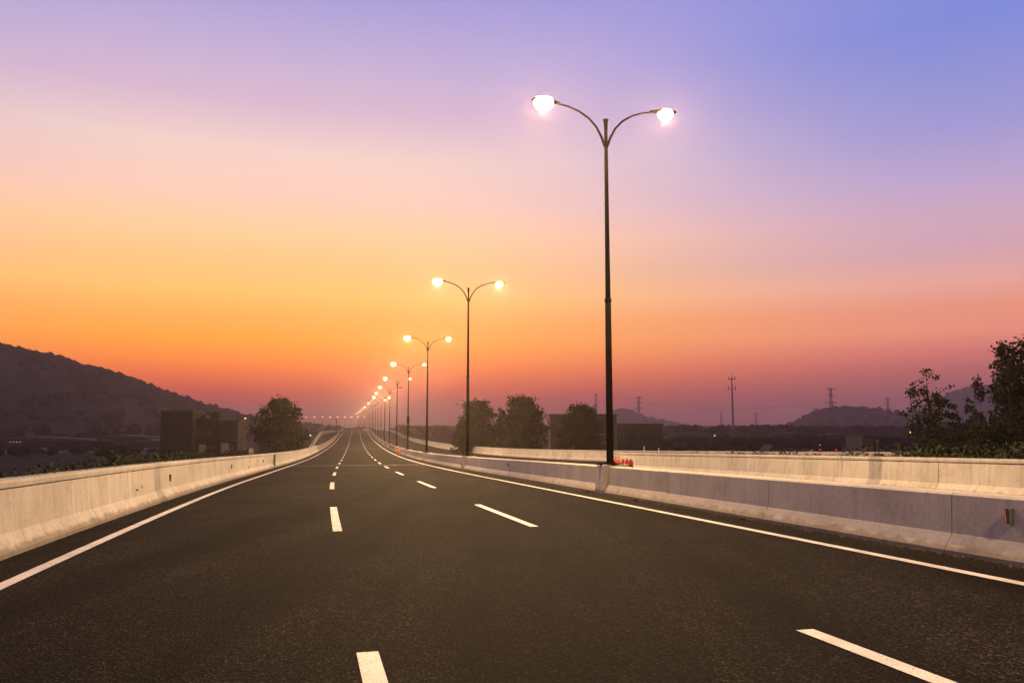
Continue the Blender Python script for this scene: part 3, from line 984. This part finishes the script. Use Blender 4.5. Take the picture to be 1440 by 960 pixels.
# right: small buildings in the plain
hS, o3 = house('shed', 'pale-ended long shed below the small right hill', 175, [(1213, 1229, 614, M['wall_p'], 0), (1231, 1266, 615.5, M['wall_d'], .6)])
hT = empty('gabled_hut', at(1088, 640, 150) * 1 + Vector((0, 0, GZ - at(1088, 640, 150).z)))
tag(hT, 'dark steep-roofed hut peeping over the pale right wall', 'building')
MB().box(-2, 2, 0, 5, 0, 1.6).build('wall', M['wall_d'], hT)
MB().extr([(-2.3, 1.6), (2.3, 1.6), (0, 4.0)], -.3, 5.3).build('roof', M['roof'], hT)
# low far sheds on both sides
rn = random.Random(9)
for k, (px, Y, w, h, mm) in enumerate([(40, 330, 34, 3.6, 'roofpale'), (95, 300, 22, 3.2, 'roofpale'), (165, 340, 30, 4.2, 'roofpale'), (205, 290, 14, 3.0, 'roofpale'),
                                       (985, 420, 30, 5.0, 'wall_m'), (1040, 520, 26, 5.0, 'wall_d'), (1120, 460, 28, 4.6, 'wall_m'), (1180, 380, 14, 4.4, 'wall_d'), (960, 330, 14, 4.0, 'wall_d')]):
    q = at(px, 600, Y)
    r = empty('far_shed', (q.x, Y, GZ))
    tag(r, 'low pale-roofed shed in the yard %s' % ['at the far left below the hill', 'left of the pale mast', 'right of the pale mast', 'next to the dark blocky building'][k] if k < 4 else
        'low dusky shed in the plain %s' % ['just right of the two-window building', 'below the telecom mast', 'below the small right hill', 'left of the pale-ended shed', 'close behind the end of the pale wall'][k - 4], 'shed', 'far sheds in the plain')
    MB().box(-w / 2, w / 2, 0, 12, 0, h * .7).build('wall', M['wall_d'], r)
    MB().extr([(-w / 2 - .4, h * .7), (w / 2 + .4, h * .7), (w / 2 + .4, h * .7 + .15), (0, h), (-w / 2 - .4, h * .7 + .15)], -.4, 12.4).build('roof', M[mm], r)
# pale yards
for nm, (x0, x1, Y0, Y1) in (('yard', (-40, 232, 225, 285)), ('yard', (60, 228, 330, 430))):
    a, b_, c, d = at(x0, 600, Y0), at(x1, 600, Y0), at(x1, 600, Y1), at(x0, 600, Y1)
    o = MB().add([(a.x, Y0, GZ + .02), (b_.x, Y0, GZ + .02), (c.x, Y1, GZ + .02), (d.x, Y1, GZ + .02)], [(0, 1, 2, 3)]).build(nm, M['yard'])
    o['kind'] = 'structure'
q = at(140, 600, 270)
mast = empty('yard_mast', (q.x, 270, GZ))
tag(mast, 'pale slender mast on a cone-shaped base in the left yard', 'mast')
MB().tube([(0, 0, 0), (0, 0, 2.2)], [1.6, .6], 10).build('cone_base', M['yard'], mast)
MB().tube([(0, 0, 2.2), (0, 0, 7)], [.55, .4], 10).build('shaft', M['yard'], mast)


# ------------------------------------------------------------------ hills
def hill(name, label, sil, Y, depth, seed, px0, px1, trees, rt, back=1.3):
    """terrain whose crest rises to the given heights (pixel column -> height) at depth Y"""
    b = MB(); vs = []; fs = []
    cols = int((px1 - px0) / 6); rows = 18
    pts_ = []
    for i in range(cols + 1):
        px = px0 + (px1 - px0) * i / cols
        hh = interp(px, [p for p, _ in sil], [at(p, y, Y).z - GZ for p, y in sil])
        for j in range(rows + 1):
            t = j / rows * (1 + back)
            yy = Y - depth + depth * t
            k = math.sin(min(t, 1) * math.pi / 2) ** 1.3 if t <= 1 else math.cos(min(1, (t - 1) / back) * math.pi / 2)
            x = at(px, 600, Y).x + (yy - Y) * (px - 720) / F * .35
            nn = noise.noise(Vector((x * .006, yy * .006, seed))) * .10 * hh * (1 if t < .8 else .2)
            vs.append((x, yy, GZ - .5 + max(0, hh * k + nn)))
    w = rows + 1
    for i in range(cols):
        for j in range(rows): fs.append((i * w + j, (i + 1) * w + j, (i + 1) * w + j + 1, i * w + j + 1))
    o = b.add(vs, fs).build(name, M['hill'], None, (0, 0, 0), True)
    o['kind'] = 'structure'
    if trees:
        rn = random.Random(seed); fb = MB()
        bm = bmesh.new(); bmesh.ops.create_icosphere(bm, subdivisions=1, radius=1)
        iv = [v.co.copy() for v in bm.verts]; jf = [tuple(v.index for v in f.verts) for f in bm.faces]; bm.free()
        for k in range(trees):
            i = rn.randrange(cols); j = int(rn.random() ** .8 * (rows * .52)) if rn.random() > .35 else int(rows / (1 + back)) - rn.randrange(2)
            if rn.random() < .45: j = int(round(rows / (1 + back)))
            a = Vector(vs[i * w + j]); c = Vector(vs[(i + 1) * w + min(j + 1, rows)])
            p = Vector((rn.uniform(a.x, c.x), rn.uniform(a.y, c.y), a.z + (c.z - a.z) * rn.random()))
            if p.z < GZ + 1: p.z = GZ
            r = rt * rn.uniform(.5, 1.2)
            vv = [tuple(p + Vector((v.x * r * rn.uniform(.75, 1.2), v.y * r, v.z * r * rn.uniform(.7, 1.15) + r * .25))) for v in iv]
            fb.add(vv, jf)
        fo = fb.build('forest', M['forest'])
        tag(fo, label, 'forest', kind='stuff')
    return o


hill('left_hill', 'dark forest covering the long left hill', [(-700, 470), (-420, 430), (-200, 452), (-60, 478), (0, 490), (35, 496), (70, 507), (110, 517), (150, 530), (200, 549), (240, 562), (275, 573), (300, 580), (330, 589), (358, 594), (420, 600), (470, 606)],
     760, 420, 3, -700, 470, 5200, 4.2)
hill('right_hill', 'faint scrub on the low hill under the largest pylon', [(1100, 604), (1135, 592), (1150, 582), (1170, 576), (1190, 574.5), (1215, 576), (1240, 580), (1262, 584), (1290, 592), (1330, 600)], 1350, 260, 5, 1100, 1330, 700, 5)
hill('far_hill', 'faint scrub on the higher far hill behind the right trees', [(1215, 604), (1262, 594), (1300, 578), (1340, 560), (1368, 548), (1396, 544), (1425, 549), (1470, 560), (1560, 580), (1700, 602)], 2100, 500, 7, 1215, 1700, 900, 7)
hill('distant_hill', 'faint scrub on the tiny far hill right of the lamp pole', [(830, 602), (850, 590), (866, 580), (876, 578), (888, 581), (905, 589), (935, 594), (960, 602)], 2300, 300, 9, 830, 960, 300, 8)

# far tree belts and scattered trees of the plain: one mass
rn = random.Random(12)
bm = bmesh.new(); bmesh.ops.create_icosphere(bm, subdivisions=1, radius=1)
iv = [v.co.copy() for v in bm.verts]; jf = [tuple(v.index for v in f.verts) for f in bm.faces]; bm.free()


def belt(label, n, fn):
    fb = MB()
    for _ in range(n):
        p, r, hh = fn()
        for q in range(3):
            o = Vector((rn.uniform(-r, r), rn.uniform(-r, r), 0)); rr = r * rn.uniform(.5, .9)
            fb.add([tuple(p + o + Vector((v.x * rr * rn.uniform(.8, 1.2), v.y * rr, hh * rn.uniform(.45, .62) + v.z * hh * rn.uniform(.38, .5)))) for v in iv], jf)
    tag(fb.build('tree_belt', M['forest']), label, 'trees', kind='stuff')


def f1_():
    Y = rn.choice([560, 700, 900, 1150, 1500, 2000]) * rn.uniform(.94, 1.06); px = rn.uniform(560, 1560)
    q = at(px, 600, Y); hh = rn.uniform(3.5, 7.5) * (1 + Y / 2200)
    return Vector((q.x, Y, GZ)), hh * .75, hh


def f2_():
    Y = rn.choice([520, 640, 900, 1400]) * rn.uniform(.95, 1.05); px = rn.uniform(-100, 520)
    q = at(px, 600, Y); hh = rn.uniform(4, 8.5)
    return Vector((q.x, Y, GZ)), hh * .75, hh


def f3_():
    Y = rn.uniform(230, 420); px = rn.uniform(930, 1500)
    q = at(px, 600, Y); hh = rn.uniform(1.8, 4.2)
    return Vector((q.x, Y, GZ)), hh * .8, hh


def f4_():
    Y = rn.uniform(190, 420); px = rn.uniform(-60, 226)
    q = at(px, 600, Y); hh = rn.uniform(1.0, 2.9)
    return Vector((q.x, Y, GZ)), hh * .9, hh


belt('dark bushes and heaps scattered over the left yard below the hill', 90, f4_)
belt('low far tree belts across the plain right of the road', 1500, f1_)
belt('low far tree belt at the foot of the left hill', 420, f2_)
belt('dark bushes and hedges in the near plain behind the right wall', 260, f3_)


# ------------------------------------------------------------------ masts, pylons
def bar(b, p, q, r): b.tube([p, q], r, 4, False)


q = at(1031, 600, 560)
tm = empty('telecom_mast', (q.x, 560, GZ))
TH_ = at(1031, 531, 560).z - GZ
tag(tm, 'slim telecom mast with two antenna platforms standing alone in the plain', 'mast')
MB().tube([(0, 0, 0), (0, 0, TH_)], [.8, .4], 10).build('mast_pole', M['steel'], tm)
MB().tube([(0, 0, TH_), (0, 0, TH_ + 4.5)], [.13, .06], 5).build('lightning_rod', M['steel'], tm)
for dz, w in ((.8, 2.4), (7.6, 2.8)):
    pf = MB().tube([(0, 0, TH_ - dz - .2), (0, 0, TH_ - dz)], w * .8, 10)
    o = pf.build('platform', M['steel'], tm)
    for k in range(6):
        a = math.pi * k / 3 + .3
        MB().box(-.25, .25, -.15, .15, -.6, 1.5).build('antenna', M['steel'], o, (math.cos(a) * w, math.sin(a) * w, TH_ - dz))


def pylon(px, ytop, Y, label, H=None, w=6.0):
    q = at(px, ytop, Y); H = q.z - GZ
    r = empty('pylon', (q.x, Y, GZ)); tag(r, label, 'pylon', 'lattice pylons on the horizon')
    b = MB(); rr = .42 * Y / 1400 + .08
    lv = [(0, w), (.25, w * .68), (.5, w * .4), (.72, w * .22), (1.0, w * .12)]
    for i in range(len(lv) - 1):
        (t0, w0), (t1, w1) = lv[i], lv[i + 1]
        for sx_, sy_ in ((-1, -1), (1, -1), (1, 1), (-1, 1)):
            bar(b, (sx_ * w0, sy_ * w0, t0 * H), (sx_ * w1, sy_ * w1, t1 * H), rr)
            bar(b, (sx_ * w0, sy_ * w0, t0 * H), (-sx_ * w1, sy_ * w1, t1 * H), rr * .6)
            bar(b, (sx_ * w0, sy_ * w0, t0 * H), (sx_ * w1, -sy_ * w1, t1 * H), rr * .6)
    b.build('tower', M['steel'], r)
    for t, wd in ((.96, 1.35), (.82, 1.1), (.66, 1.7)):
        a = MB()
        for sg_ in (-1, 1):
            bar(a, (0, 0, t * H + H * .03), (sg_ * w * wd, 0, t * H), rr * .8); bar(a, (0, 0, t * H), (sg_ * w * wd, 0, t * H), rr * .8)
        a.build('crossarm', M['steel'], r)
    return r


py = [pylon(1168, 545, 1480, 'largest lattice pylon, rising over the crest of the low right hill', w=7.5),
      pylon(1147, 573, 1750, 'small pylon just left of the largest one'), pylon(1248, 559, 1650, 'pylon right of the low hill, near the sparse trees', w=5.5),
      pylon(898, 557, 1500, 'pylon over the two-window building', w=5.5), pylon(838, 553, 1300, 'slim pylon close left of the tallest lamp pole', w=2.6),
      pylon(1063, 580, 2600, 'tiny faint pylon between telecom mast and small pylon'), pylon(1014, 578, 2700, 'tiny faint pylon left of the telecom mast')]


def wires(a, b_, la, label):
    w = MB()
    for sx_ in (-7, 0, 7):
        p = a.location + Vector((sx_, 0, la)); q_ = b_.location + Vector((sx_, 0, la))
        pts_ = [p.lerp(q_, t / 12) + Vector((0, 0, -9 * 4 * (t / 12) * (1 - t / 12))) for t in range(13)]
        w.tube([tuple(v - a.location) for v in pts_], .10, 4, False)
    tag(w.build('power_line', M['steel'], None, a.location), label, 'cable')


wires(py[0], py[2], 54, 'faint power lines between the largest pylon and the one near the sparse trees')
wires(py[0], py[3], 52, 'faint power lines from the largest pylon towards the left one')


# ------------------------------------------------------------------ distant lights
def small_lamp(px, yy, Y, m, label, r=.28, group=None):
    q = at(px, yy, Y)
    e = empty('far_lamp_post', (q.x, Y, GZ)); tag(e, label, 'lamp', group)
    MB().tube([(0, 0, 0), (0, 0, q.z - GZ)], [.12, .07], 6).build('post', M['pole'], e)
    MB().add(*ellipsoid(0, 0, q.z - GZ + r * .6, r, r, r * .8, 10, 6)).build('bulb', m, e)


small_lamp(1005, 613, 300, M['bulbw'], 'single white light on a post in the dark plain right of the two-window building', .3)
small_lamp(1278.5, 608.5, 150, M['bulbo'], 'orange light glowing among the sparse right trees', .24)
small_lamp(436, 613, 210, M['bulbw'], 'cold bluish light on a post beside the side ramp', .26)
small_lamp(1153, 625.5, 220, M['bulbw'], 'pale light on a post above the pale right wall', .11)
small_lamp(862 - 53, 594, 150, M['bulbw'], 'tiny white light among the round trees', .1)
for k, px in enumerate((14, 19, 23.5, 28)): small_lamp(px, 621.5, 330, M['bulbw'], 'tiny pale light of four in the far left yard', .16, 'four tiny lights in the left yard')
small_lamp(48, 627, 280, M['bulbw'], 'dim light in the left yard, right of the four tiny ones', .16)
small_lamp(345, 588.5, 620, M['bulbo'], 'small orange light left of the lone bushy tree', .55)
for k, (px, yy) in enumerate(((1141, 634), (1153, 632.5), (1176, 633), (1305, 636))):
    small_lamp(px, yy, 90, M['bulbr'], ['small red light over the wall, leftmost of four', 'small red light below the pale lamp post', 'small red light, third from the left over the wall', 'small red light at the foot of the sparse trees'][k], .085)

# the lit road that crosses far ahead, on a raised deck
a_ = at(428, 598.5, 1120); b_ = at(515, 598.5, 1330)
dd = (b_ - a_); dz_ = a_.z
fr = empty('far_viaduct', (a_.x, a_.y, GZ)); tag(fr, 'far raised road crossing beyond the end of the highway', 'viaduct')
nrm = Vector((dd.y, -dd.x, 0)).normalized() * 6
ext = a_ - dd * .9; exb = b_ + dd * .3
L_ = [ext - nrm, ext + nrm, exb + nrm, exb - nrm]
MB().add([tuple(Vector((v.x, v.y, dz_ + h)) - Vector(fr.location)) for h in (-1.2, 0) for v in L_], [(0, 1, 2, 3), (4, 5, 6, 7), (0, 1, 5, 4), (1, 2, 6, 5), (2, 3, 7, 6), (3, 0, 4, 7)]).build('deck', M['conc'], fr)
for k in range(-6, 10):
    p = a_.lerp(b_, k / 9) - Vector(fr.location)
    MB().tube([(p.x, p.y, 0), (p.x, p.y, dz_ - GZ - 1.21)], 1.0, 8).build('pier', M['conc'], fr)
fl = None
for k in range(9):
    p = a_.lerp(b_, k / 8.5 + .02)
    hgt = at(430 + 9 * k, 586.5, p.y).z - dz_
    e = empty('far_street_lamp', (p.x, p.y, dz_))
    tag(e, 'tiny orange street lamp in the row on the far crossing road', 'street lamp', 'street lamps on the far crossing road')
    MB().tube([(0, 0, 0), (0, 0, hgt)], [.18, .1], 6).build('pole', M['pole'], e)
    MB().add(*ellipsoid(0, 0, hgt + .3, 1.1, .6, .6, 10, 6)).build('lamp_glass', M['bulbo'], e)
q = at(472.5, 604, 300)
gp = MB().tube([(0, 0, -6), (0, 0, at(472.5, 588, 300).z - q.z)], [.16, .12], 8).build('sign_post', M['pole'], None, q)
tag(gp, 'thin dark post standing beside the far side ramp', 'post')
